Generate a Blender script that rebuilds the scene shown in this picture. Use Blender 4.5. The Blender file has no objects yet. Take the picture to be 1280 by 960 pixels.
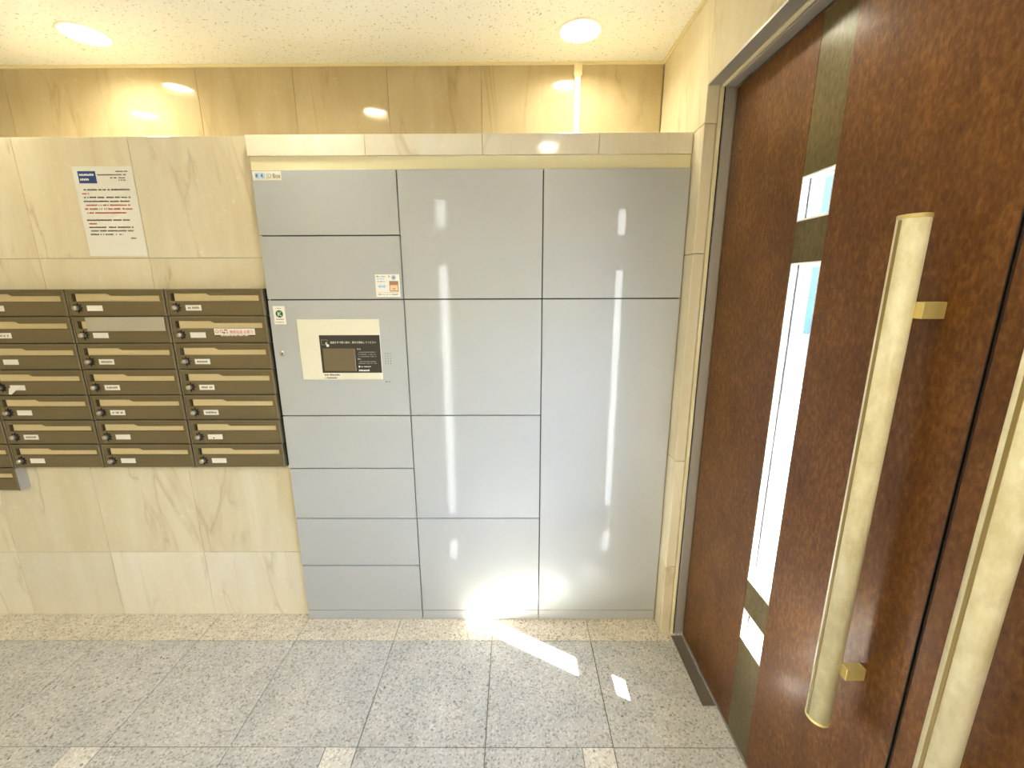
import bpy, bmesh, math, random
from mathutils import Vector, Matrix
random.seed(7)
C = bpy.context.scene.collection
sc = bpy.context.scene

# ------------------------------------------------------------------ camera
def setup_camera():
    cd = bpy.data.cameras.new('camera'); co = bpy.data.objects.new('camera', cd); C.objects.link(co)
    f = 527.9
    cd.sensor_fit = 'HORIZONTAL'; cd.sensor_width = 36.0; cd.lens = f * 36.0 / 1280.0
    cd.clip_start = 0.02; cd.clip_end = 200
    pit, yaw, rol = (math.radians(a) for a in (12.822, -0.320, -0.234))
    cp, sp, cy, sy = math.cos(pit), math.sin(pit), math.cos(yaw), math.sin(yaw)
    fw = Vector((sy*cp, cy*cp, -sp)); r = Vector((cy, -sy, 0)); u = r.cross(fw)
    cr, sr = math.cos(rol), math.sin(rol)
    R = cr*r + sr*u; U = -sr*r + cr*u
    m = Matrix.Identity(4)
    for i in range(3):
        m[i][0] = R[i]; m[i][1] = U[i]; m[i][2] = -fw[i]
    m[0][3], m[1][3], m[2][3] = 0.0, -1.5534, 1.3970
    co.matrix_world = m
    sc.camera = co
setup_camera()

# ------------------------------------------------------------------ light set-up (tune here)
EXPOSURE = 0.40
SKY_STRENGTH = 6.1
SUN_STRENGTH = 205.0
GLINT_POWER = 13000.0
LAMP_POWER = 2.2
REAR_POWER = 11.0
LAMP_COLOR = (0.98, 0.97, 0.80)
BULB_EMIT = 10.0

sc.view_settings.view_transform = 'Standard'
sc.view_settings.look = 'None'
sc.view_settings.gamma = 1.0
sc.view_settings.exposure = EXPOSURE
sc.view_settings.use_curve_mapping = False
try:
    sc.cycles.use_denoising = True
    sc.cycles.denoiser = 'OPENIMAGEDENOISE'
    sc.cycles.max_bounces = 10; sc.cycles.diffuse_bounces = 6; sc.cycles.glossy_bounces = 5
    sc.cycles.transparent_max_bounces = 12
    sc.cycles.sample_clamp_indirect = 60.0
    sc.cycles.caustics_reflective = True
    sc.cycles.blur_glossy = 0.3
except Exception:
    pass

w = bpy.data.worlds.new('sky'); sc.world = w; w.use_nodes = True
nt = w.node_tree; nt.nodes.clear()
wo = nt.nodes.new('ShaderNodeOutputWorld'); bg = nt.nodes.new('ShaderNodeBackground'); sk = nt.nodes.new('ShaderNodeTexSky')
sk.sky_type = 'NISHITA'; sk.sun_disc = False
sk.sun_elevation = math.radians(46); sk.sun_rotation = math.radians(120)
sk.air_density = 1.0; sk.dust_density = 0.6; sk.ozone_density = 2.0
bg.inputs['Strength'].default_value = SKY_STRENGTH
tint = nt.nodes.new('ShaderNodeMix'); tint.data_type = 'RGBA'; tint.blend_type = 'MULTIPLY'; tint.inputs[0].default_value = 1.0
tint.inputs[7].default_value = (0.82, 0.97, 1.18, 1)
nt.links.new(sk.outputs[0], tint.inputs[6]); nt.links.new(tint.outputs[2], bg.inputs['Color']); nt.links.new(bg.outputs[0], wo.inputs['Surface'])

SUN_DIR = Vector((-0.83, 0.48, -1.0)).normalized()
sl = bpy.data.lights.new('sun', 'SUN'); so = bpy.data.objects.new('sun', sl); C.objects.link(so)
sl.energy = SUN_STRENGTH; sl.angle = math.radians(0.53); sl.color = (1.0, 0.985, 0.96)
so.rotation_euler = SUN_DIR.to_track_quat('-Z', 'Y').to_euler(); so.location = (6, -4, 8)

# low sun glint thrown back from the street, about 20 m off
gl = bpy.data.lights.new('street_glint', 'SPOT'); go = bpy.data.objects.new('street_glint', gl); C.objects.link(go)
gl.energy = GLINT_POWER; gl.spot_size = math.radians(10); gl.spot_blend = 0.3; gl.shadow_soft_size = 0.12
go.location = (11.57, -16.9, 1.1)
go.rotation_euler = (Vector((0.688, -0.95, 1.0)) - Vector(go.location)).to_track_quat('-Z', 'Y').to_euler()

# ------------------------------------------------------------------ materials
def srgb(r, g, b):
    def c(v):
        v /= 255.0
        return v/12.92 if v <= 0.04045 else ((v+0.055)/1.055)**2.4
    return (c(r), c(g), c(b), 1.0)

def newmat(name):
    m = bpy.data.materials.new(name); m.use_nodes = True
    n = m.node_tree; b = n.nodes['Principled BSDF']
    return m, n, b

def simple(name, col, rough=0.5, metal=0.0, spec=0.5, coat=0.0, emit=None, estr=0.0):
    m, n, b = newmat(name)
    b.inputs['Base Color'].default_value = col
    b.inputs['Roughness'].default_value = rough
    b.inputs['Metallic'].default_value = metal
    b.inputs['Specular IOR Level'].default_value = spec
    if coat:
        b.inputs['Coat Weight'].default_value = coat; b.inputs['Coat Roughness'].default_value = 0.05
    if emit:
        b.inputs['Emission Color'].default_value = emit; b.inputs['Emission Strength'].default_value = estr
    return m

class NG:
    """tiny node-graph helper"""
    def __init__(s, tree): s.t = tree
    def n(s, typ, **kw):
        nd = s.t.nodes.new(typ)
        for k, v in kw.items():
            if k.startswith('i_'):
                key = k[2:]
                nd.inputs[int(key) if key.isdigit() else key.replace('_', ' ')].default_value = v
            else: setattr(nd, k, v)
        return nd
    def l(s, a, b): s.t.links.new(a, b)
    def coords(s, scale=(1, 1, 1), rnd=True, kind='Object'):
        tc = s.n('ShaderNodeTexCoord'); mp = s.n('ShaderNodeMapping')
        mp.inputs['Scale'].default_value = scale
        s.l(tc.outputs[kind], mp.inputs['Vector'])
        if rnd:
            oi = s.n('ShaderNodeObjectInfo'); mu = s.n('ShaderNodeVectorMath', operation='SCALE')
            mu.inputs[0].default_value = (31.0, 17.0, 23.0)
            s.l(oi.outputs['Random'], mu.inputs['Scale']); s.l(mu.outputs[0], mp.inputs['Location'])
        return mp.outputs['Vector']
    def noise(s, vec, scale, detail=3, rough=0.5, dist=0.0):
        nd = s.n('ShaderNodeTexNoise', i_Scale=scale, i_Detail=detail, i_Roughness=rough, i_Distortion=dist)
        s.l(vec, nd.inputs['Vector']); return nd.outputs['Fac']
    def ramp(s, fac, stops, interp='LINEAR'):
        r = s.n('ShaderNodeValToRGB'); r.color_ramp.interpolation = interp
        e = r.color_ramp.elements
        while len(e) < len(stops): e.new(0.5)
        for i, (p, c) in enumerate(stops):
            e[i].position = p; e[i].color = c if len(c) == 4 else (*c, 1)
        s.l(fac, r.inputs['Fac']); return r.outputs['Color']
    def mix(s, fac, a, b, blend='MIX'):
        m = s.n('ShaderNodeMix', data_type='RGBA', blend_type=blend)
        for sock, v in ((m.inputs[0], fac), (m.inputs[6], a), (m.inputs[7], b)):
            if isinstance(v, (int, float, tuple)): sock.default_value = v
            else: s.l(v, sock)
        return m.outputs[2]
    def bump(s, h, strength, dist=0.002):
        b = s.n('ShaderNodeBump', i_Strength=strength, i_Distance=dist); s.l(h, b.inputs['Height']); return b.outputs['Normal']

G1, G0 = (1, 1, 1, 1), (0, 0, 0, 1)

def marble(name, c_light, c_mid, c_vein, rough=0.08, stretch=(3.6, 3.6, 0.8)):
    m, nt_, b = newmat(name); g = NG(nt_)
    v = g.coords(stretch)
    mp_ = [n_ for n_ in nt_.nodes if n_.bl_idname == 'ShaderNodeMapping'][0]
    mp_.inputs['Rotation'].default_value = (0, math.radians(-6), 0)
    base = g.ramp(g.noise(v, 1.6, 5, 0.6, 0.8), [(0.30, c_mid), (0.70, c_light)])
    spots = g.ramp(g.noise(g.coords((1, 1, 1)), 38, 3, 0.6), [(0.60, G0), (0.82, (0.45, 0.45, 0.45, 1))])
    base = g.mix(spots, base, tuple(min(1.0, v*1.22) for v in c_light[:3]) + (1,))
    vn = g.noise(v, 1.15, 4, 0.55, 0.9)
    a = g.n('ShaderNodeMath', operation='SUBTRACT', i_1=0.5); g.l(vn, a.inputs[0])
    ab = g.n('ShaderNodeMath', operation='ABSOLUTE'); g.l(a.outputs[0], ab.inputs[0])
    ve = g.ramp(ab.outputs[0], [(0.0, (0.40, 0.40, 0.40, 1)), (0.006, (0.20, 0.20, 0.20, 1)), (0.030, G0)])
    gate = g.ramp(g.noise(v, 2.2, 2, 0.5), [(0.42, G0), (0.62, G1)])
    ve = g.mix(1.0, ve, gate, 'MULTIPLY')
    col = g.mix(ve, base, c_vein)
    oi = g.n('ShaderNodeObjectInfo')
    hv = g.n('ShaderNodeHueSaturation', i_Hue=0.5, i_Saturation=1.0)
    mr = g.n('ShaderNodeMapRange'); mr.inputs['To Min'].default_value = 0.93; mr.inputs['To Max'].default_value = 1.04
    g.l(oi.outputs['Random'], mr.inputs['Value']); g.l(mr.outputs[0], hv.inputs['Value']); g.l(col, hv.inputs['Color'])
    g.l(hv.outputs[0], b.inputs['Base Color'])
    b.inputs['Roughness'].default_value = rough
    return m

M = {}
M['marble'] = marble('cream_marble', srgb(238, 228, 202), srgb(225, 210, 176), srgb(160, 130, 90))
M['marble_upper'] = marble('darkened_marble', srgb(200, 184, 150), srgb(184, 166, 128), srgb(146, 118, 78))  # cream marble darkened in colour to offset excess daylight on the upper wall
M['marble_pale'] = marble('pale_cream_marble', srgb(241, 234, 216), srgb(232, 220, 192), srgb(180, 154, 114))

def granite(name, base, dark, light, rough, dens=0.34):
    m, nt_, b = newmat(name); g = NG(nt_)
    v = g.coords((1, 1, 1))
    vo = g.n('ShaderNodeTexVoronoi', i_Scale=190.0); g.l(v, vo.inputs['Vector'])
    sep = g.n('ShaderNodeSeparateColor'); g.l(vo.outputs['Color'], sep.inputs[0])
    dk = g.ramp(sep.outputs[0], [(0.0, G1), (dens*0.32, (0.75, 0.75, 0.75, 1)), (dens, G0)])
    lt = g.ramp(sep.outputs[1], [(0.62, G0), (0.95, G1)])
    cl = g.ramp(g.noise(v, 9, 3, 0.6), [(0.35, (0.90, 0.90, 0.90, 1)), (0.7, (1.06, 1.05, 1.03, 1))])
    col = g.mix(lt, base, light); col = g.mix(dk, col, dark); col = g.mix(1.0, col, cl, 'MULTIPLY')
    vo2 = g.n('ShaderNodeTexVoronoi', i_Scale=75.0); g.l(v, vo2.inputs['Vector'])
    sp2 = g.n('ShaderNodeSeparateColor'); g.l(vo2.outputs['Color'], sp2.inputs[0])
    d2 = g.ramp(sp2.outputs[2], [(0.955, G0), (0.985, (0.7, 0.7, 0.7, 1))])
    edge = g.ramp(vo2.outputs['Distance'], [(0.25, G1), (0.4, G0)])
    d2 = g.mix(1.0, d2, edge, 'MULTIPLY')
    col = g.mix(d2, col, srgb(95, 88, 82))
    g.l(col, b.inputs['Base Color'])
    b.inputs['Roughness'].default_value = rough
    return m
M['granite'] = granite('grey_granite', srgb(190, 187, 181), srgb(152, 147, 138), srgb(208, 206, 200), 0.22, 0.30)
M['granite_border'] = granite('cream_granite', srgb(208, 198, 178), srgb(164, 142, 110), srgb(228, 222, 208), 0.42, 0.26)
M['granite_inset'] = granite('white_granite', srgb(212, 206, 194), srgb(178, 164, 142), srgb(232, 229, 222), 0.35, 0.26)

def ceiling_mat():
    m, nt_, b = newmat('acoustic_board'); g = NG(nt_)
    v = g.coords((1, 1, 1), rnd=False)
    pits = g.ramp(g.noise(v, 110, 2, 0.5), [(0.635, G0), (0.70, G1)])
    pits2 = g.ramp(g.noise(v, 42, 3, 0.7, 0.6), [(0.66, G0), (0.71, G1)])
    pp = g.mix(1.0, pits, pits2, 'LIGHTEN')
    col = g.mix(pp, srgb(236, 236, 230), srgb(190, 184, 168))
    g.l(col, b.inputs['Base Color']); b.inputs['Roughness'].default_value = 0.9
    b.inputs['Specular IOR Level'].default_value = 0.2
    inv = g.n('ShaderNodeInvert'); g.l(pp, inv.inputs['Color'])
    g.l(g.bump(inv.outputs[0], 0.6, 0.003), b.inputs['Normal'])
    return m
M['ceiling'] = ceiling_mat()

def door_mat(name, c0, c1, c2, rough):
    m, nt_, b = newmat(name); g = NG(nt_)
    tc = g.n('ShaderNodeTexCoord'); mp = g.n('ShaderNodeMapping')
    mp.inputs['Rotation'].default_value = (math.radians(28), 0, 0); mp.inputs['Scale'].default_value = (1, 1.9, 1.0)
    g.l(tc.outputs['Object'], mp.inputs['Vector']); v = mp.outputs['Vector']
    big = g.noise(v, 6, 4, 0.6, 0.4)
    fine = g.noise(v, 62, 4, 0.6, 0.35)
    ad = g.n('ShaderNodeMath', operation='MULTIPLY', i_1=0.36); g.l(big, ad.inputs[0])
    a2 = g.n('ShaderNodeMath', operation='MULTIPLY_ADD', i_1=0.64); g.l(fine, a2.inputs[0]); g.l(ad.outputs[0], a2.inputs[2])
    col = g.ramp(a2.outputs[0], [(0.28, c0), (0.50, c1), (0.74, c2)])
    g.l(col, b.inputs['Base Color'])
    b.inputs['Roughness'].default_value = rough
    b.inputs['Specular IOR Level'].default_value = 0.3; b.inputs['Metallic'].default_value = 0.45
    b.inputs['Coat Weight'].default_value = 0.28; b.inputs['Coat Roughness'].default_value = 0.2
    g.l(g.bump(fine, 0.30, 0.002), b.inputs['Normal'])
    return m
M['door'] = door_mat('mottled_bronze', srgb(78, 42, 17), srgb(110, 66, 26), srgb(146, 100, 44), 0.46)
M['inlay'] = door_mat('olive_bronze_inlay', srgb(84, 72, 40), srgb(104, 90, 54), srgb(126, 110, 70), 0.44)

M['locker'] = simple('grey_locker_paint', srgb(186, 187, 186), 0.24, 0.0, 0.5)
M['locker_dark'] = simple('locker_gap_black', srgb(30, 28, 26), 0.7)
M['filler'] = simple('cream_filler', srgb(232, 222, 182), 0.4)
M['steel'] = simple('brushed_steel', srgb(186, 182, 176), 0.34, 0.45)
M['steel_dark'] = simple('dull_steel_cover', srgb(128, 120, 106), 0.38, 0.6)
M['white_frame'] = simple('white_metal', srgb(240, 238, 235), 0.4)
M['seal'] = simple('cream_seal', srgb(236, 226, 186), 0.5)
M['black'] = simple('matt_black', srgb(20, 18, 16), 0.7)
M['brass'] = simple('brass', srgb(226, 208, 138), 0.34, 0.5)
M['bronze'] = simple('mailbox_bronze', srgb(122, 108, 78), 0.42, 0.35)
M['bronze_dark'] = simple('mailbox_dark_edge', srgb(60, 52, 40), 0.5, 0.3)
M['bronze_rim'] = simple('mailbox_rim', srgb(134, 122, 98), 0.35, 0.45)
M['flap'] = simple('mailbox_flap_beige', srgb(216, 196, 150), 0.5)
M['silver'] = simple('dial_silver', srgb(200, 194, 184), 0.28, 0.8)
M['paper'] = simple('white_paper', srgb(240, 237, 226), 0.7)
M['label'] = simple('name_card_white', srgb(242, 238, 228), 0.5)
M['ink'] = simple('ink_dark', srgb(84, 80, 76), 0.7)
M['ink_red'] = simple('ink_red', srgb(196, 84, 76), 0.7)
M['red'] = simple('sticker_red', srgb(206, 58, 58), 0.6)
M['ink_blue'] = simple('notice_blue', srgb(44, 76, 140), 0.6)
M['blue'] = simple('logo_blue', srgb(60, 110, 190), 0.5)
M['paleblue'] = simple('pale_blue', srgb(176, 208, 232), 0.5)
M['greyblue'] = simple('grey_blue', srgb(150, 168, 178), 0.5)
M['green'] = simple('mark_green', srgb(34, 110, 64), 0.5)
M['brown'] = simple('carton_brown', srgb(166, 120, 92), 0.6)
M['tan'] = simple('carton_tan', srgb(238, 206, 160), 0.6)
M['panel'] = simple('panel_ivory', srgb(236, 230, 208), 0.3)
M['panel_black'] = simple('panel_black', srgb(62, 58, 52), 0.25)
M['screen'] = simple('screen_off', srgb(118, 104, 80), 0.12)
M['panel_white'] = simple('panel_print_white', srgb(238, 236, 228), 0.5)
M['panel_grey'] = simple('panel_print_grey', srgb(138, 132, 122), 0.5)
M['tape'] = simple('grey_tape', srgb(186, 178, 158), 0.45)
M['cable'] = simple('cable_cover_cream', srgb(240, 230, 190), 0.45)
M['trimring'] = simple('downlight_white', srgb(244, 240, 228), 0.4)
M['reflector'] = simple('downlight_reflector', srgb(250, 244, 226), 0.25, 0.3)
M['bulb'] = simple('lit_bulb', srgb(255, 240, 210), 0.5, emit=(1.0, 0.86, 0.55, 1), estr=BULB_EMIT)
M['plaster'] = simple('plain_core', srgb(215, 205, 180), 0.8)
M['grout'] = simple('grout', srgb(150, 142, 126), 0.9)
M['asphalt'] = simple('paving_outside', srgb(150, 148, 144), 0.9)
M['facade'] = simple('pale_blue_facade', srgb(52, 60, 63), 0.8)
M['pink'] = simple('pinkish_tile', srgb(74, 66, 62), 0.6)

def handle_mat():
    m, nt_, b = newmat('cream_speckled_grip'); g = NG(nt_)
    v = g.coords((1, 1, 0.5))
    col = g.ramp(g.noise(v, 40, 4, 0.65), [(0.35, srgb(206, 194, 152)), (0.65, srgb(230, 221, 188))])
    g.l(col, b.inputs['Base Color']); b.inputs['Roughness'].default_value = 0.4
    return m
M['grip'] = handle_mat()
M['groove'] = simple('grip_groove', srgb(142, 118, 66), 0.5)

def glass_mat():
    m = bpy.data.materials.new('clear_glass'); m.use_nodes = True
    t = m.node_tree; t.nodes.clear(); g = NG(t)
    o = g.n('ShaderNodeOutputMaterial'); tr = g.n('ShaderNodeBsdfTransparent'); gl_ = g.n('ShaderNodeBsdfGlossy')
    tr.inputs[0].default_value = (0.93, 0.96, 0.97, 1); gl_.inputs['Roughness'].default_value = 0.02
    fr = g.n('ShaderNodeFresnel', i_IOR=1.45); mx = g.n('ShaderNodeMixShader')
    ge = g.n('ShaderNodeNewGeometry'); fa_ = g.n('ShaderNodeMath', operation='SUBTRACT', i_0=1.0); g.l(ge.outputs['Backfacing'], fa_.inputs[1])
    fm = g.n('ShaderNodeMath', operation='MULTIPLY'); g.l(fr.outputs[0], fm.inputs[0]); g.l(fa_.outputs[0], fm.inputs[1])
    g.l(fm.outputs[0], mx.inputs[0]); g.l(tr.outputs[0], mx.inputs[1]); g.l(gl_.outputs[0], mx.inputs[2]); g.l(mx.outputs[0], o.inputs['Surface'])
    return m
M['glass'] = glass_mat()

# ------------------------------------------------------------------ mesh builder
class MB:
    def __init__(s): s.bm = bmesh.new(); s.mats = []
    def mi(s, m):
        m = M[m] if isinstance(m, str) else m
        if m not in s.mats: s.mats.append(m)
        return s.mats.index(m)
    def box(s, x0, x1, y0, y1, z0, z1, m, bevel=0.0, seg=1):
        t = bmesh.new()
        bmesh.ops.create_cube(t, size=1.0)
        for v in t.verts:
            v.co = Vector(((x0+x1)/2 + v.co.x*(x1-x0), (y0+y1)/2 + v.co.y*(y1-y0), (z0+z1)/2 + v.co.z*(z1-z0)))
        if bevel: bmesh.ops.bevel(t, geom=list(t.edges), offset=bevel, segments=seg, affect='EDGES', profile=0.5)
        s.merge(t, m); return s
    def merge(s, t, m, smooth=False):
        i = s.mi(m); mp = {}
        for v in t.verts: mp[v] = s.bm.verts.new(v.co)
        for f in t.faces:
            try: nf = s.bm.faces.new([mp[v] for v in f.verts])
            except ValueError: continue
            nf.material_index = i; nf.smooth = smooth or f.smooth
        t.free()
    def poly(s, pts, depth, m, axis='y', at=0.0):
        """polygon in (a, b) plane, extruded by depth along the axis (towards +axis)"""
        t = bmesh.new()
        def co(a, b, d):
            return Vector((a, at+d, b)) if axis == 'y' else (Vector((at+d, a, b)) if axis == 'x' else Vector((a, b, at+d)))
        f0 = [t.verts.new(co(a, b, 0)) for a, b in pts]
        if depth:
            f1 = [t.verts.new(co(a, b, depth)) for a, b in pts]
            t.faces.new(f0); t.faces.new(list(reversed(f1)))
            n = len(pts)
            for k in range(n): t.faces.new([f0[(k+1) % n], f0[k], f1[k], f1[(k+1) % n]])
            bmesh.ops.recalc_face_normals(t, faces=list(t.faces))
        else: t.faces.new(f0)
        s.merge(t, m); return s
    def quad(s, x0, x1, z0, z1, y, m):
        i = s.mi(m)
        f = s.bm.faces.new([s.bm.verts.new(p) for p in ((x0, y, z0), (x1, y, z0), (x1, y, z1), (x0, y, z1))])
        f.material_index = i; return s
    def disc(s, cx, cz, r, y, m, n=24):
        i = s.mi(m)
        f = s.bm.faces.new([s.bm.verts.new((cx+r*math.cos(a), y, cz+r*math.sin(a))) for a in (2*math.pi*k/n for k in range(n))])
        f.material_index = i; return s
    def lathe(s, prof, cx, cy, cz, m, axis='z', n=32, smooth=True):
        """prof: list of (r, h) along the axis"""
        t = bmesh.new(); rings = []
        for r, h in prof:
            ring = []
            for k in range(n):
                a = 2*math.pi*k/n; p, q = r*math.cos(a), r*math.sin(a)
                ring.append(t.verts.new((cx+p, cy+q, cz+h) if axis == 'z' else (cx+p, cy+h, cz+q)))
            rings.append(ring)
        for a, b in zip(rings, rings[1:]):
            for k in range(n):
                f = t.faces.new([a[k], a[(k+1) % n], b[(k+1) % n], b[k]]); f.smooth = smooth
        for ring, rv in ((rings[0], True), (rings[-1], False)):
            if (prof[0][0] if rv else prof[-1][0]) > 1e-4 and getattr(s, 'cap', True):
                t.faces.new(list(reversed(ring)) if rv else ring)
        s.merge(t, m); return s
    def text(s, txt, x, z, size, y, m, sx=1.0):
        cu = bpy.data.curves.new('tmp', 'FONT'); cu.body = txt; cu.size = size; cu.resolution_u = 3
        ob = bpy.data.objects.new('tmp', cu); C.objects.link(ob)
        dg = bpy.context.evaluated_depsgraph_get(); me = ob.evaluated_get(dg).to_mesh()
        i = s.mi(m); vs = [s.bm.verts.new((x+v.co.x*sx, y, z+v.co.y)) for v in me.vertices]
        for p in me.polygons:
            try:
                f = s.bm.faces.new([vs[k] for k in p.vertices]); f.material_index = i
            except ValueError: pass
        ob.evaluated_get(dg).to_mesh_clear()
        bpy.data.objects.remove(ob); bpy.data.curves.remove(cu)
        return s
    def blobs(s, x0, x1, z, h, y, m, fill=0.85):
        """a line of print too small to read: little character-sized marks"""
        x = x0
        while x < x1 - h*0.3:
            wd = h*random.choice((0.75, 0.9, 0.9, 0.6))
            if random.random() < fill:
                s.quad(x, min(x+wd*0.8, x1), z, z+h*random.uniform(0.75, 1.0), y, m)
            x += wd
        return s
    def build(s, name, parent=None, loc=(0, 0, 0), center=False, smooth_angle=None):
        me = bpy.data.meshes.new(name)
        if center:
            xs = [v.co for v in s.bm.verts]
            c = Vector([(min(v[i] for v in xs)+max(v[i] for v in xs))/2 for i in range(3)])
            for v in s.bm.verts: v.co -= c
            loc = Vector(loc) + c
        s.bm.to_mesh(me); s.bm.free()
        for m in s.mats: me.materials.append(m)
        o = bpy.data.objects.new(name, me); C.objects.link(o); o.location = loc
        if parent: o.parent = parent
        return o

def thing(name, label, cat, loc=(0, 0, 0), group=None):
    o = bpy.data.objects.new(name, None); C.objects.link(o); o.location = loc; o.empty_display_size = 0.05
    o['label'] = label; o['category'] = cat
    if group: o['group'] = group
    return o
def struct(name, label=None, cat=None):
    o = bpy.data.objects.new(name, None); C.objects.link(o); o['kind'] = 'structure'
    if label: o['label'] = label
    if cat: o['category'] = cat
    return o
def tag_struct(o, label, cat):
    o['kind'] = 'structure'; o['label'] = label; o['category'] = cat; return o

# ------------------------------------------------------------------ setting
ZC = 2.2715
XW = 0.602
LX, FY = -3.4, -3.4          # left wall, front wall behind the camera

# floor: bed + tiles
floor = struct('floor', 'speckled grey granite tile floor with a cream border row along the lockers', 'floor')
MB().box(LX, 0.75, FY, 0.5, -0.06, -0.012, 'grout').build('floor_bed', floor)
xs = [0.306 - 0.4*k for k in range(0, 10)]
cols = [(0.306, 0.69)] + [(a-0.4, a) for a in xs]
J = 0.0012
rows = [(-0.113, 0.034)] + [(-0.113-0.408, -0.113)] + [(-0.521-0.4*(k+1), -0.521-0.4*k) for k in range(7)]
for ri, (y0, y1) in enumerate(rows):
    for ci, (x0, x1) in enumerate(cols):
        if x1 < LX: continue
        inset = (ri >= 2 and ri % 2 == 0 and (ci % 2 == 1))
        if inset:
            q = 0.098
            MB().poly([(x0+J, y0+J), (x1-J, y0+J), (x1-J, y1-q-J), (x1-q-J, y1-q-J), (x1-q-J, y1-J), (x0+J, y1-J)], 0.012, 'granite', 'z', -0.012).build('tile', floor, center=True)
            MB().box(x1-q+J, x1-J, y1-q+J, y1-J, -0.012, 0, 'granite_inset').build('inset_tile', floor, center=True)
        else:
            MB().box(x0+J, x1-J, y0+J, y1-J, -0.012, 0, 'granite_border' if ri == 0 else 'granite', 0.0006).build('tile', floor, center=True)

# ceiling with holes for the downlights
LAMPS = [(-1.505, 0.16), (0.234, 0.16), (-0.71, -0.121), (-1.909, -0.133), (0.221, -1.409), (-1.644, -2.439), (0.25, -2.42)]
LR = 0.071
def make_ceiling():
    b = MB(); i = b.mi('ceiling'); bm = b.bm; h = 0.085
    gx = sorted(set([LX, XW] + [x+s*h for x, y in LAMPS for s in (-1, 1)])); gy = sorted(set([FY, 0.372] + [y+s*h for x, y in LAMPS for s in (-1, 1)]))
    def inside(x, y): return any(abs(x-a) < h-1e-4 and abs(y-c) < h-1e-4 for a, c in LAMPS)
    for x0, x1 in zip(gx, gx[1:]):
        for y0, y1 in zip(gy, gy[1:]):
            if inside((x0+x1)/2, (y0+y1)/2): continue
            f = bm.faces.new([bm.verts.new(p) for p in ((x0, y0, ZC), (x0, y1, ZC), (x1, y1, ZC), (x1, y0, ZC))]); f.material_index = i
    for cx, cy in LAMPS:
        n = 32; cir = []; sq = []
        for k in range(n):
            a = 2*math.pi*k/n; c, s_ = math.cos(a), math.sin(a); q = h/max(abs(c), abs(s_))
            cir.append(bm.verts.new((cx+LR*c, cy+LR*s_, ZC))); sq.append(bm.verts.new((cx+q*c, cy+q*s_, ZC)))
        for k in range(n):
            f = bm.faces.new([sq[k], cir[k], cir[(k+1) % n], sq[(k+1) % n]]); f.material_index = i
    bmesh.ops.remove_doubles(bm, verts=list(bm.verts), dist=1e-5)
    return tag_struct(b.build('ceiling'), 'pitted off-white acoustic board ceiling with recessed downlights', 'ceiling')
ceil = make_ceiling()
MB().box(LX-0.1, 1.0, FY-0.1, 0.6, ZC+0.16, ZC+0.26, 'plaster').build('roof_slab', ceil)

# back wall: thick lower wall, ledge, set-back upper wall, header over the lockers
wb = struct('wall_back', 'cream marble back wall with a thick lower part and a set-back polished upper part', 'wall')
MB().box(LX-0.1, 1.0, 0.398, 0.52, 1.0, ZC+0.16, 'plaster').build('upper_core', wb)
MB().box(LX-0.1, -0.899, 0.055, 0.398, 0, 1.885, 'plaster').build('lower_core', wb)
MB().box(-0.899, 1.0, 0.44, 0.52, 0, 1.0, 'plaster').build('niche_core', wb)
G = 0.0007
ux = [0.600, 0.262, -0.13, -0.508, -0.888, -1.279, -1.67, -2.06, -2.45, -2.84, -3.23, LX]
for a, c in zip(ux, ux[1:]):
    MB().box(c+G, a-G, 0.372, 0.397, 1.9, ZC+0.01, 'marble_upper', 0.0008).build('marble_slab', wb, center=True)
lx = [-0.8975, -1.318, -1.718, -2.118, -2.518, -2.918, LX]
for a, c in zip(lx, lx[1:]):
    for z0, z1, mt in ((0.0, 0.31, 'marble_pale'), (0.31, 1.507, 'marble'), (1.507, 1.905, 'marble')):
        MB().box(c+G, a-G, 0.029, 0.054, z0+G, z1-G, mt, 0.0008).build('marble_slab', wb, center=True)
    MB().box(c+G, a-G, 0.0545, 0.371, 1.886, 1.905, 'marble', 0.0008).build('ledge_slab', wb, center=True)
hx = [0.6005, 0.287, -0.105, -0.501, -0.903]
for a, c in zip(hx, hx[1:]):
    MB().box(c+G, a-G, 0.008, 0.028, 1.836, 1.901, 'marble_pale', 0.0008).build('marble_slab', wb, center=True)
    MB().box(max(c, -0.897)+G, a-G, 0.029, 0.371, 1.884, 1.901, 'marble', 0.0008).build('ledge_slab', wb, center=True)

t3 = tag_struct(MB().box(-0.897, 0.6005, 0.014, 0.05, 1.7935, 1.8355, 'filler').build('trim_3'), 'smooth cream filler strip between the marble header and the locker tops', 'trim')
t2 = MB()
t2.box(LX, 0.601, 0.362, 0.3715, ZC-0.009, ZC-0.0005, 'filler').box(0.592, 0.6015, FY, 0.362, ZC-0.009, ZC-0.0005, 'filler')
tag_struct(t2.build('trim_2'), 'thin cream bead where the ceiling meets the marble walls', 'trim')

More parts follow.
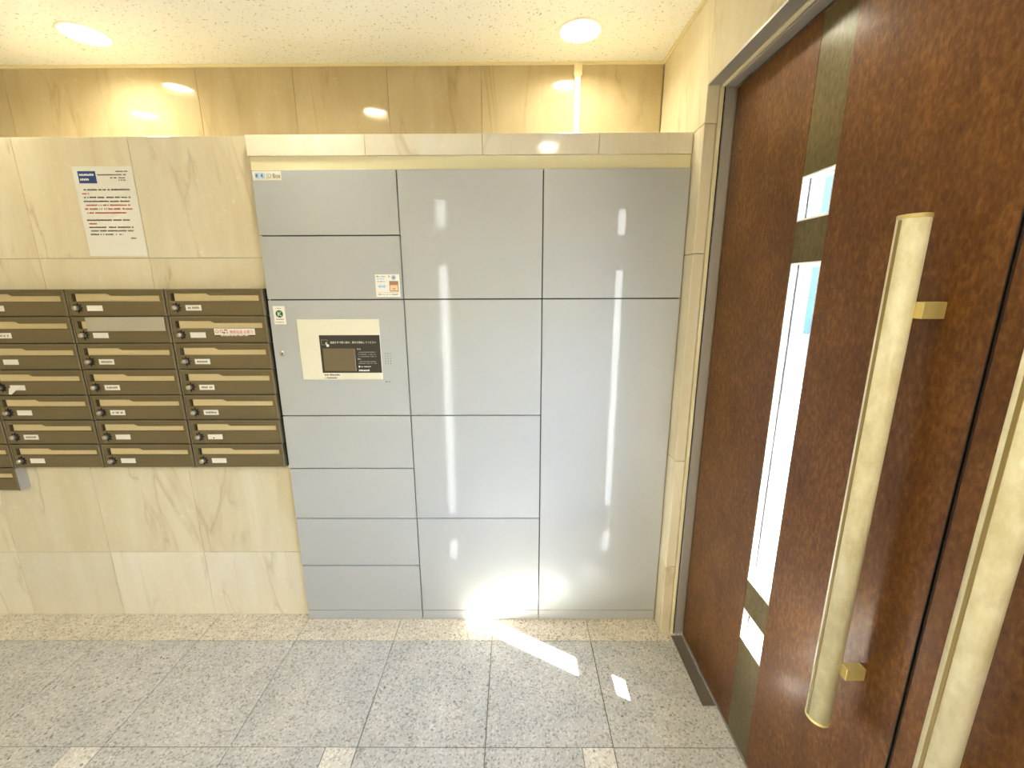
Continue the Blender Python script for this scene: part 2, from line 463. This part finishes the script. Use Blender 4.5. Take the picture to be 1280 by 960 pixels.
# right wall
wr = struct('wall_right', 'cream marble right wall with a jamb and lintel around the bronze double door', 'wall')
DY0, DY1 = -0.082, -1.806
for z0, z1 in ((0, 0.31), (0.31, 0.76), (0.76, 1.507), (1.507, 1.90)):
    MB().box(XW, 0.640, -0.070, 0.371, z0+G, z1-G, 'marble', 0.003, 2).build('marble_slab', wr, center=True)
MB().box(XW, 0.640, -0.070, 0.371, 1.90+G, ZC+0.01, 'marble', 0.002, 2).build('marble_slab', wr, center=True)
ys = [-0.0705, -0.46, -0.86, -1.26, -1.66, DY1-0.012]
for a, c in zip(ys, ys[1:]):
    MB().box(XW, 0.627, c+G, a-G, 2.012, ZC+0.01, 'marble', 0.001).build('marble_slab', wr, center=True)
for a, c in zip([DY1-0.012, -2.2, -2.6, -3.0, FY], [-2.2, -2.6, -3.0, FY]):
    for z0, z1 in ((0, 0.31), (0.31, 1.507), (1.507, ZC+0.01)):
        MB().box(XW, 0.627, c+G, a-G, z0+G, z1-G, 'marble', 0.001).build('marble_slab', wr, center=True)
MB().box(0.702, 0.95, -0.078, 0.52, 0, ZC+0.16, 'plaster').box(0.642, 0.70, -0.07, 0.37, 0, ZC+0.15, 'plaster').build('jamb_core', wr)
MB().box(0.629, 0.95, DY1-0.01, -0.0785, 2.035, ZC+0.16, 'plaster').build('lintel_core', wr)
MB().box(0.629, 0.95, FY-0.1, DY1-0.014, 0, ZC+0.16, 'plaster').build('front_core', wr)
wl = tag_struct(MB().box(LX-0.12, LX, FY-0.1, 0.52, 0, ZC+0.16, 'marble').build('wall_left'), 'plain cream marble left wall, out of view', 'wall')
wf = tag_struct(MB().box(LX, 0.95, FY-0.12, FY, 0, ZC+0.16, 'marble').build('wall_front'), 'plain cream marble wall behind the viewer', 'wall')

# door frame
tf = struct('trim_1', 'brushed steel door frame around the bronze double door', 'door frame')
fr = MB()
for yy, s_ in ((-0.0725, 1), (DY1, -1)):
    a, c = sorted((yy, yy - s_*0.0085))
    fr.box(0.657, 0.6885, a, c, 0.001, 1.996, 'steel', 0.001)
fr.build('frame_post', tf)
MB().box(0.657, 0.6885, DY1-0.008, -0.0725, 1.998, 2.033, 'steel', 0.002).build('frame_head', tf)
b = MB().box(0.7315, 0.75, DY1-0.008, -0.0785, 1.975, 2.034, 'steel').box(0.7315, 0.75, -0.1, -0.0785, 0.004, 1.974, 'steel').box(0.7315, 0.75, DY1-0.008, DY1+0.016, 0.004, 1.974, 'steel').box(0.7315, 0.75, -0.962, -0.926, 0.01, 1.974, 'steel')
b.build('door_light_stop', tf)  # unseen strips added behind the leaves to block daylight leaking round them
MB().box(0.6025, 0.6445, DY1-0.010, -0.0705, 2.0065, 2.0115, 'steel').build('head_soffit', tf)
MB().box(0.6455, 0.655, DY1-0.008, -0.0725, 2.001, 2.0115, 'seal', 0.001).build('head_bead', tf)
MB().box(0.642, 0.652, -0.078, -0.0705, 0.001, 2.0, 'seal', 0.001).build('jamb_bead', tf)
MB().box(0.6525, 0.6565, -0.0745, -0.0705, 0.001, 2.0, 'black').build('jamb_gap_strip', tf)  # black strip standing in for the dark gap between bead and frame

# door leaves
WZ = [(1.551, 1.653), (0.549, 1.454), (0.349, 0.455)]
def make_leaf(name, label, mir):
    d = struct(name, label, 'door')
    my = (lambda y: y) if not mir else (lambda y: -1.888 - y)
    def bx(b, x0, x1, ya, yb, z0, z1, m, bev=0.0, seg=1):
        a, c = sorted((my(ya), my(yb))); b.box(x0, x1, a, c, z0, z1, m, bev, seg)
    X0, X1, Z0, Z1 = 0.690, 0.730, 0.008, 1.992
    b = MB(); bx(b, X0, X1, -0.084, -0.4555, Z0, Z1, 'door'); b.build('leaf_panel', d)
    b = MB(); bx(b, X0, X1, -0.5645, -0.942, Z0, Z1, 'door', 0.0); b.build('leaf_panel', d)
    zs = [Z0, WZ[2][0], WZ[2][1], WZ[1][0], WZ[1][1], WZ[0][0], WZ[0][1], Z1]
    for k in range(0, 8, 2):
        b = MB(); bx(b, X0+0.0008, X1, -0.4556, -0.5644, zs[k], zs[k+1], 'inlay'); b.build('inlay_strip', d)
    for z0, z1 in WZ:
        b = MB(); t = 0.004
        bx(b, X0+0.001, X1+0.004, -0.4557, -0.4557-t, z0, z1, 'white_frame'); bx(b, X0+0.001, X1+0.004, -0.5643, -0.5643+t, z0, z1, 'white_frame')
        bx(b, X0+0.001, X1+0.004, -0.4597, -0.5603, z0, z0+t, 'white_frame'); bx(b, X0+0.001, X1+0.004, -0.4597, -0.5603, z1-t, z1, 'white_frame')
        # glazing bead
        q = 0.006
        bx(b, X0+0.017, X0+0.022, -0.4597, -0.4597-q, z0+t, z1-t, 'ink'); bx(b, X0+0.017, X0+0.022, -0.5603+q, -0.5603, z0+t, z1-t, 'white_frame')
        bx(b, X0+0.017, X0+0.022, -0.4657, -0.5543, z0+t, z0+t+q, 'white_frame'); bx(b, X0+0.017, X0+0.022, -0.4657, -0.5543, z1-t-q, z1-t, 'white_frame')
        fo = b.build('window_liner', d)
        b = MB(); bx(b, X0+0.0225, X0+0.0265, -0.4598, -0.5602, z0+t, z1-t, 'glass'); b.build('glass_pane', fo)
    # edge lip at the meeting stile
    b = MB(); bx(b, X0-0.0006, X0+0.002, -0.940, -0.942, Z0, Z1, 'black'); b.build('meeting_lip', d)
    # pull handle
    hx_, hy, r = 0.639, my(-0.835), 0.0215
    hb = MB(); prof = []
    z0, z1 = 0.515, 1.502
    t = bmesh.new()
    a0 = math.radians(200); pts = []
    n = 40
    for k in range(n):
        a = 2*math.pi*k/n
        pts.append((hx_ + r*0.95*math.cos(a), hy + r*1.08*math.sin(a)))
    # a slot runs down the room side of the grip (towards -X, +Y)
    hb.poly(pts, z1-z0, 'grip', 'z', z0)
    for f in hb.bm.faces:
        if len(f.verts) == 4: f.smooth = True
    h = hb.build('pull_handle', d, center=True); h['label'] = 'long cream pull bar on brass brackets'
    ga = math.radians(177)
    gx_, gy_ = hx_ + r*0.95*math.cos(ga), hy + r*1.08*math.sin(ga)
    gb = MB()
    tt = bmesh.new(); bmesh.ops.create_cube(tt, size=1.0)
    nrm = Vector((math.cos(ga), math.sin(ga), 0)); tan = Vector((-nrm.y, nrm.x, 0))
    for v in tt.verts:
        p = Vector((gx_, gy_, (z0+z1)/2)) + nrm*(v.co.x*0.0022) + tan*(v.co.y*0.0056); p.z += v.co.z*(z1-z0-0.004); v.co = p
    gb.merge(tt, 'groove')
    g_ = gb.build('groove_strip', h); g_.location = -h.location
    for zz, a_, c_ in ((z1, 0.0, 0.006), (z0, -0.006, 0.0)):
        cb = MB(); rr = r*1.02
        cb.poly([(hx_+rr*0.95*math.cos(2*math.pi*k/n), hy+rr*1.08*math.sin(2*math.pi*k/n)) for k in range(n)], c_-a_, 'brass', 'z', zz+a_)
        e = cb.build('end_cap', h); e.location = -h.location
    for zz in (1.359, 0.650):
        bb = MB(); bb.box(hx_+r*0.6, X0, hy-0.022*(-1 if mir else 1)-0.010, hy-0.022*(-1 if mir else 1)+0.008, zz-0.0135, zz+0.0135, 'brass', 0.001)
        e = bb.build('bracket', h); e.location = -h.location
    return d
make_leaf('door_1', 'mottled bronze door leaf with slit windows nearest the lockers', False)
make_leaf('door_2', 'second bronze door leaf at the right edge, past the dark seam', True)

hc = MB().box(0.640, 0.684, -0.388, -0.089, 0.0, 0.004, 'steel_dark', 0.001).build('floor_hinge_cover')
hc['label'] = 'narrow dull steel cover plate on the floor along the bronze door'; hc['category'] = 'cover plate'
tag_struct(MB().box(0.691, 0.73, DY1, DY0, -0.012, 0.003, 'steel').build('trim_4'), 'steel sill strip under the bronze double door', 'sill')

# outside
g0 = tag_struct(MB().box(0.96, 40, -40, 40, -0.12, -0.02, 'asphalt').box(-40, LX-0.13, -40, 40, -0.12, -0.02, 'asphalt').build('ground'), 'light paving outside the glass slits of the door', 'ground')
pr = tag_struct(MB().box(0.96, 2.12, -3.5, 1.5, 2.785, 2.945, 'plaster').build('porch_roof'), 'flat porch roof outside over the entrance door', 'roof')
fc = MB().box(9.0, 9.4, 3.0, 24.0, -0.02, 9.0, 'facade'); fa = fc.build('neighbour_building')
fa['kind'] = 'structure'; fa['label'] = 'pale blue building seen through the slit windows of the door'; fa['category'] = 'building'
ep = MB().box(0.96, 1.10, 0.066, 0.5, -0.02, 2.78, 'pink').build('porch_pillar')
ep['label'] = 'pinkish outside pillar glimpsed through the left of the slit windows'; ep['category'] = 'pillar'
for k, (mir, z) in enumerate([(m, z) for m in (False, True) for z in WZ]):
    y0, y1 = (-0.5603, -0.4597) if not mir else (-1.888+0.4597, -1.888+0.5603)
    pl = bpy.data.lights.new('window_daylight', 'AREA'); pl.shape = 'RECTANGLE'; pl.size = z[1]-z[0]; pl.size_y = y1-y0
    pl.cycles.is_portal = True
    po = bpy.data.objects.new('window_daylight', pl); C.objects.link(po)
    po.location = (0.7355, (y0+y1)/2, (z[0]+z[1])/2)
    po.rotation_euler = Matrix(((0, 0, 1), (0, 1, 0), (-1, 0, 0))).to_euler()

# ------------------------------------------------------------------ parcel lockers
lk = thing('parcel_locker', 'grey steel parcel locker bank of three columns with a touch panel', 'locker', (-0.147, 0.2, 0))
def lpart(b, name, parent=lk, smooth=None):
    o = b.build(name, None)
    o.parent = parent
    base = Vector(lk.location) if parent == lk else Vector(lk.location) + Vector(parent.location)
    for v in o.data.vertices: v.co -= base
    return o
cx = [-0.894, -0.3983, 0.101, 0.600]
lpart(MB().box(-0.8936, 0.5992, 0.022, 0.39, 0.006, 1.7905, 'locker_dark'), 'body')
DR = [(0, [1.792, 1.578, 1.358, 0.920, 0.702, 0.483, 0.265, 0.0455]), (1, [1.792, 1.358, 0.920, 0.483, 0.0455]), (2, [1.792, 1.358, 0.0455])]
D = 0.0021
for c, zs in DR:
    for z1, z0 in zip(zs, zs[1:]):
        o = lpart(MB().box(cx[c]+D*0.9, cx[c+1]-D*0.9, 0.0, 0.021, z0+D, z1-D, 'locker', 0.0012, 2), 'locker_door')
for c in range(3):
    lpart(MB().box(cx[c]+D*0.9, cx[c+1]-D*0.9, 0.001, 0.021, 0.001, 0.0455-D*0.6, 'locker', 0.001), 'plinth')
# side cheek seen as a thin frame at the left and right
# touch panel
tp = lpart(MB().box(-0.795, -0.494, -0.003, 0.0005, 1.063, 1.288, 'panel', 0.0015), 'touch_panel')
b = MB().quad(-0.718, -0.495, 1.089, 1.230, -0.0034, 'panel_black')
y = -0.0038
# pictogram: hand touching a screen
for q in ((-0.712, -0.688, 1.212, 1.2135), (-0.712, -0.688, 1.194, 1.1955), (-0.712, -0.7105, 1.194, 1.2135), (-0.6895, -0.688, 1.200, 1.2135)): b.quad(*q, y, 'panel_grey')
b.disc(-0.689, 1.192, 0.0055, y, 'panel_white', 14); b.quad(-0.696, -0.692, 1.195, 1.204, y, 'panel_white')
b.text('画面を手で軽く触れ、操作を開始してください', -0.679, 1.2000, 0.0088, y, 'panel_white', 0.92)
b.text('取 出', -0.582, 1.176, 0.0062, y, 'panel_white')
for zz in (1.165, 1.157, 1.149): b.blobs(-0.580, -0.512, zz, 0.0038, y, 'panel_grey')
b.text('預入', -0.582, 1.139, 0.0062, y, 'panel_white')
for zz in (1.130, 1.123): b.blobs(-0.580, -0.512, zz, 0.0038, y, 'panel_grey')
b.disc(-0.578, 1.1125, 0.0036, y, 'panel_white', 12); b.blobs(-0.571, -0.536, 1.1105, 0.0038, y, 'panel_white')
b.blobs(-0.581, -0.542, 1.0950, 0.0066, y, 'panel_white', 1.0)
lpart(b, 'print_plate', tp)
lpart(MB().box(-0.709, -0.590, -0.0052, -0.0032, 1.096, 1.181, 'screen', 0.0008), 'screen', tp)
b = MB(); b.blobs(-0.712, -0.655, 1.0785, 0.0058, -0.0034, 'ink', 0.95); b.blobs(-0.712, -0.665, 1.0675, 0.0052, -0.0034, 'ink', 0.9)
lpart(b, 'caption', tp)
b = MB()
for i in range(3):
    for j in range(5): b.disc(-0.4795+0.0095*i, 1.1605-0.0092*j, 0.0016, -0.0004, 'locker_dark', 8)
lpart(b, 'speaker_holes')
b = MB(); b.blobs(-0.486, -0.466, 1.052, 0.004, -0.0004, 'ink'); lpart(b, 'maker_mark')
# key lock
b = MB().lathe([(0.0095, 0.0), (0.0095, -0.004), (0.0075, -0.0055), (0.0, -0.0055)], -0.861, 0.0, 1.163, 'silver', 'y', 20)
b.box(-0.8622, -0.8598, -0.0062, -0.005, 1.159, 1.167, 'locker_dark')
lpart(b, 'key_lock')
# stickers
b = MB().box(-0.8875, -0.7905, -0.0007, 0.0, 1.7575, 1.7865, 'panel'); y = -0.0012
for k in range(2):
    x = -0.879+0.018*k
    b.quad(x, x+0.015, 1.7635, 1.7805, y, 'paleblue'); b.poly([(x+0.001, 1.772), (x+0.008, 1.779), (x+0.008, 1.765)], 0, 'blue', 'y', y-0.0003)
b.text('JD', -0.8405, 1.7645, 0.021, y, 'greyblue', 0.85); b.text('Box', -0.8195, 1.7645, 0.021, y, 'ink', 0.78)
o = lpart(b, 'logo_sticker'); o['label'] = 'small pale sticker reading JD Box'
b = MB().box(-0.8765, -0.8335, -0.0007, 0.0, 1.270, 1.336, 'label'); y = -0.0012
b.disc(-0.855, 1.308, 0.0135, y, 'green', 28)
b.text('K', -0.8625, 1.2995, 0.024, y-0.0004, 'label', 1.05)
b.blobs(-0.869, -0.841, 1.2870, 0.0035, y, 'panel_grey'); b.blobs(-0.872, -0.839, 1.2765, 0.0035, y, 'panel_grey'); b.blobs(-0.866, -0.846, 1.3265, 0.003, y, 'panel_grey')
o = lpart(b, 'mark_sticker'); o['label'] = 'white sticker with a round green K mark'
b = MB().box(-0.4965, -0.409, -0.0007, 0.0, 1.367, 1.446, 'label'); y = -0.0012
b.blobs(-0.491, -0.484, 1.4365, 0.0045, y, 'ink', 1.0); b.blobs(-0.482, -0.460, 1.4365, 0.004, y, 'greyblue'); b.blobs(-0.489, -0.463, 1.4285, 0.004, y, 'paleblue'); b.blobs(-0.489, -0.463, 1.4195, 0.004, y, 'greyblue')
b.quad(-0.4485, -0.4445, 1.4365, 1.4405, y, 'ink'); b.disc(-0.430, 1.4345, 0.0085, y, 'paleblue', 16); b.disc(-0.430, 1.4345, 0.0055, y-0.0003, 'greyblue', 16)
b.poly([(-0.489, 1.404), (-0.480, 1.411), (-0.480, 1.4075), (-0.467, 1.4075), (-0.467, 1.411), (-0.458, 1.404), (-0.467, 1.397), (-0.467, 1.4005), (-0.480, 1.4005), (-0.480, 1.397)], 0, 'paleblue', 'y', y)
b.quad(-0.4465, -0.4145, 1.386, 1.4225, y, 'brown'); b.quad(-0.4445, -0.4165, 1.389, 1.4085, y-0.0003, 'tan'); b.quad(-0.435, -0.426, 1.394, 1.397, y-0.0006, 'brown')
b.quad(-0.491, -0.415, 1.3825, 1.3832, y, 'panel_grey'); b.blobs(-0.489, -0.418, 1.374, 0.004, y, 'panel_grey', 0.7)
o = lpart(b, 'instruction_sticker'); o['label'] = 'small white instruction sticker with a drawn carton'

# ------------------------------------------------------------------ mailboxes
MW, MH = 0.3585, 0.0985
def make_mailbox_meshes():
    """local: x 0..w, z 0..h, front face at y = 0, back at y = 0.0335"""
    w_, h_ = MW-0.0045, MH-0.002
    p = {}
    b = MB().box(0, w_, 0.010, 0.0335, 0, h_, 'bronze_dark', 0.0008)
    fx = lambda t: t*w_
    fz = lambda t: t*h_
    b.poly([(0, fz(.55)), (0, h_), (w_, h_), (w_, fz(.55)), (fx(.948), fz(.55)), (fx(.948), fz(.755)), (fx(.455), fz(.755)), (fx(.415), fz(.83)), (fx(.052), fz(.83)), (fx(.052), fz(.55))], 0.011, 'bronze', 'y', -0.001)
    b.box(0, w_, -0.0035, 0.010, h_-0.0045, h_, 'bronze_rim', 0.0007)
    b.box(0, 0.0045, -0.0035, 0.010, 0, h_-0.0045, 'bronze_rim', 0.0007); b.box(w_-0.0075, w_, -0.0035, 0.010, 0, h_-0.0045, 'bronze_rim', 0.0007)
    p['housing'] = b
    p['drop_door'] = MB().box(0.0050, w_-0.008, -0.002, 0.009, 0.0015, fz(.55)-0.0003, 'bronze', 0.0012)
    p['slot_flap'] = MB().box(fx(.078), fx(.947), 0.004, 0.0075, fz(.552), fz(.84), 'flap', 0.0006)
    kx, kz = fx(.100), fz(.315)
    b = MB()
    star = []
    for k in range(16):
        a = 2*math.pi*k/16; r = 0.0185 if k % 2 == 0 else 0.0095
        star.append((kx+r*math.cos(a), kz+r*math.sin(a)))
    b.poly(star, 0.002, 'black', 'y', -0.0042)
    b.lathe([(0.0085, -0.004), (0.0085, -0.016), (0.0075, -0.019), (0.0, -0.0192)], kx, 0.0, kz, 'silver', 'y', 20)
    p['dial_lock'] = b
    p['name_card'] = MB().box(fx(.190), fx(.350), -0.0034, -0.0020, fz(.20), fz(.405), 'label', 0.0004)
    return p
MBX = {k: v for k, v in make_mailbox_meshes().items()}
proto = {}
for k, v in MBX.items():
    o = v.build(k); proto[k] = o
row_words = ['top', 'second', 'third', 'fourth', 'fifth', 'sixth', 'seventh']
col_words = ['right next to the grey lockers', 'in the second column from the lockers', 'in the third column from the lockers', 'in the fourth column, cut off by the left picture edge']
xr = [-0.9015, -1.2605, -1.6195, -1.9785]
zt0 = 1.4005
first = True
for c in range(4):
    for r in range(8 if c == 3 else 7):
        lab = 'bronze mailbox, %s row, %s' % ((row_words[r] if r < 7 else 'lowest eighth'), col_words[c])
        if r == 7: lab = 'lowest bronze mailbox, hanging below the rest at the left picture edge'
        if (c, r) == (0, 1): lab = 'bronze mailbox with a red and white warning sticker, second row beside the lockers'
        if (c, r) == (1, 1): lab = 'bronze mailbox with grey tape across its slot, second row'
        if (c, r) == (2, 3): lab = 'bronze mailbox with a peeling name card, fourth row, third column'
        t = thing('mailbox', lab, 'mailbox', (xr[c]-MW+0.0045, -0.005, zt0-(r+1)*MH), 'wall mailboxes')
        parts = {}
        for k in proto:
            if first: o = proto[k]
            else:
                o = proto[k].copy(); C.objects.link(o)
            o.parent = t; parts[k] = o
        first = False
        w_, h_ = MW-0.0045, MH-0.002
        if r == 7:
            o = MB().box(MW-0.0043, MW-0.0028, -0.002, 0.0335, 0.0, MH-0.004, 'steel').build('side_plate', t); o['label'] = 'bare steel side'
        # names on the cards, too small to read
        if (c, r) in ((0, 0), (0, 2), (0, 3), (0, 4), (1, 2), (1, 3), (1, 4), (2, 1), (2, 5)):
            b = MB(); b.blobs(w_*.215, w_*.33, h_*.27, 0.0075, -0.0038, 'panel_grey', 0.9); b.build('name_print', t)
        if (c, r) == (0, 5):
            b = MB(); b.disc(w_*.255, h_*.26, 0.003, -0.0038, 'ink', 10); b.build('ink_spot', t)
        if (c, r) == (0, 1):
            b = MB().box(w_*.445, w_*.865, -0.0036, -0.0022, h_*.30, h_*.545, 'label')
            b.text('無断投函 お断り', w_*.605, h_*.355, 0.0150, -0.004, 'red', 0.80)
            for k in range(2):
                b.disc(w_*(.475+.045*k), h_*.44, 0.006, -0.004, 'ink_red', 14); b.disc(w_*(.475+.045*k), h_*.44, 0.0042, -0.0043, 'label', 14)
            b.blobs(w_*.535, w_*.59, h_*.36, 0.006, -0.004, 'ink'); b.blobs(w_*.535, w_*.585, h_*.46, 0.006, -0.004, 'ink_red')
            o = b.build('warning_sticker', t); o['label'] = 'white sticker with red lettering'
            b = MB(); b.quad(w_*.45, w_*.50, h_*.262, h_*.295, -0.0028, 'black'); b.quad(w_*.81, w_*.86, h_*.262, h_*.295, -0.0028, 'black'); b.blobs(w_*.51, w_*.79, h_*.262, 0.0035, -0.0028, 'label', 0.8)
            b.build('small_print_strip', t)
        if (c, r) == (1, 1):
            o = MB().box(w_*.155, w_*.965, -0.0075, -0.0042, h_*.47, h_*.985, 'tape', 0.0004).build('tape', t); o['label'] = 'grey tape over the slot'
        if (c, r) == (2, 3):
            b = MB(); b.poly([(w_*.165, h_*.06), (w_*.185, h_*.30), (w_*.35, h_*.405), (w_*.25, h_*.20), (w_*.19, h_*.03)], 0.001, 'label', 'y', -0.006); b.build('peeling_card', t)

# ------------------------------------------------------------------ notice on the wall
PX, PZ = -1.5275, 1.5155
b = MB().box(0, 0.207, -0.0008, 0.0, 0, 0.2965, 'paper'); y = -0.0013
b.quad(0.017, 0.079, 0.242, 0.281, y, 'ink_blue')
b.blobs(0.022, 0.072, 0.266, 0.007, y-0.0004, 'paper', 0.95); b.blobs(0.022, 0.052, 0.251, 0.007, y-0.0004, 'paper', 0.95)
b.blobs(0.150, 0.192, 0.278, 0.0042, y, 'ink'); b.blobs(0.084, 0.184, 0.267, 0.0044, y, 'ink'); b.blobs(0.128, 0.180, 0.2575, 0.0044, y, 'ink'); b.blobs(0.150, 0.180, 0.250, 0.004, y, 'ink', 0.5)
lines = [(0.026, 0.188, 0.219, 'ink'), (0.018, 0.042, 0.206, 'ink_red'), (0.022, 0.186, 0.194, 'ink'), (0.018, 0.180, 0.181, 'ink'), (0.024, 0.182, 0.1685, 'ink_red'), (0.017, 0.184, 0.156, 'ink_red'), (0.022, 0.160, 0.143, 'ink_red'),
         (0.016, 0.172, 0.119, 'ink'), (0.020, 0.050, 0.107, 'ink_red'), (0.014, 0.178, 0.095, 'ink'), (0.018, 0.174, 0.083, 'ink'), (0.018, 0.134, 0.071, 'ink'), (0.160, 0.178, 0.058, 'ink')]
for x0, x1, z, m in lines: b.blobs(x0, x1, z, 0.0050, y, m, 0.85)
n = b.build('notice', loc=(PX, 0.0285, PZ)); n['label'] = 'white printed notice with a blue corner box on the marble above the mailboxes'; n['category'] = 'notice'

# cable cover on the upper wall
cc = thing('cable_cover', 'cream plastic cable cover running down the upper marble wall to the ledge', 'cable cover', (0.2565, 0.371, 1.9025))
MB().box(-0.0125, 0.0125, -0.015, 0, 0.0, 0.318, 'cable', 0.002).build('channel', cc)
MB().box(-0.0165, 0.0165, -0.020, 0, 0.318, 0.358, 'cable', 0.003).build('end_boot', cc)

# ------------------------------------------------------------------ downlights
def make_downlight(x, y, label, power):
    t = thing('downlight', label, 'downlight', (x, y, ZC), 'recessed ceiling downlights')
    b = MB(); b.cap = False
    b.lathe([(0.0685, 0.0), (0.0685, -0.003), (0.0735, -0.0035), (0.0785, -0.0015), (0.0785, -0.0002)], 0, 0, 0, 'trimring', 'z', 40); b.build('trim_ring', t)
    b = MB(); b.cap = False
    b.lathe([(0.0684, 0.0), (0.066, 0.03), (0.058, 0.07), (0.045, 0.11), (0.001, 0.112)], 0, 0, 0, 'reflector', 'z', 40); b.build('reflector', t)
    b = MB(); b.cap = False
    b.lathe([(0.0001, 0.026), (0.018, 0.030), (0.030, 0.045), (0.033, 0.062), (0.028, 0.080), (0.016, 0.098), (0.014, 0.110)], 0, 0, 0, 'bulb', 'z', 28); b.build('bulb', t)
    l = bpy.data.lights.new('downlight_lamp', 'AREA'); l.shape = 'DISK'; l.size = 0.11; l.energy = power; l.color = LAMP_COLOR
    l.spread = math.radians(156 if y > -1 else 168)
    lo = bpy.data.objects.new('downlight_lamp', l); C.objects.link(lo); lo.parent = t; lo.location = (0, 0, 0.012)
    return t
for (x, y), s in zip(LAMPS, ['lit round downlight above the notice at the ceiling\'s left', 'lit round downlight above the cable cover near the right wall',
                             'lit downlight mirrored in the middle of the polished upper wall', 'lit downlight mirrored low at the left of the polished upper wall',
                             'lit downlight mirrored in the marble header over the lockers', 'lit downlight glowing on the top left locker door', 'lit downlight glowing faintly at the top of the right locker seam']):
    make_downlight(x, y, s, LAMP_POWER if y > -1 else REAR_POWER*(0.45 if y > -2 else 1.75 if x < -1 else 1.0))
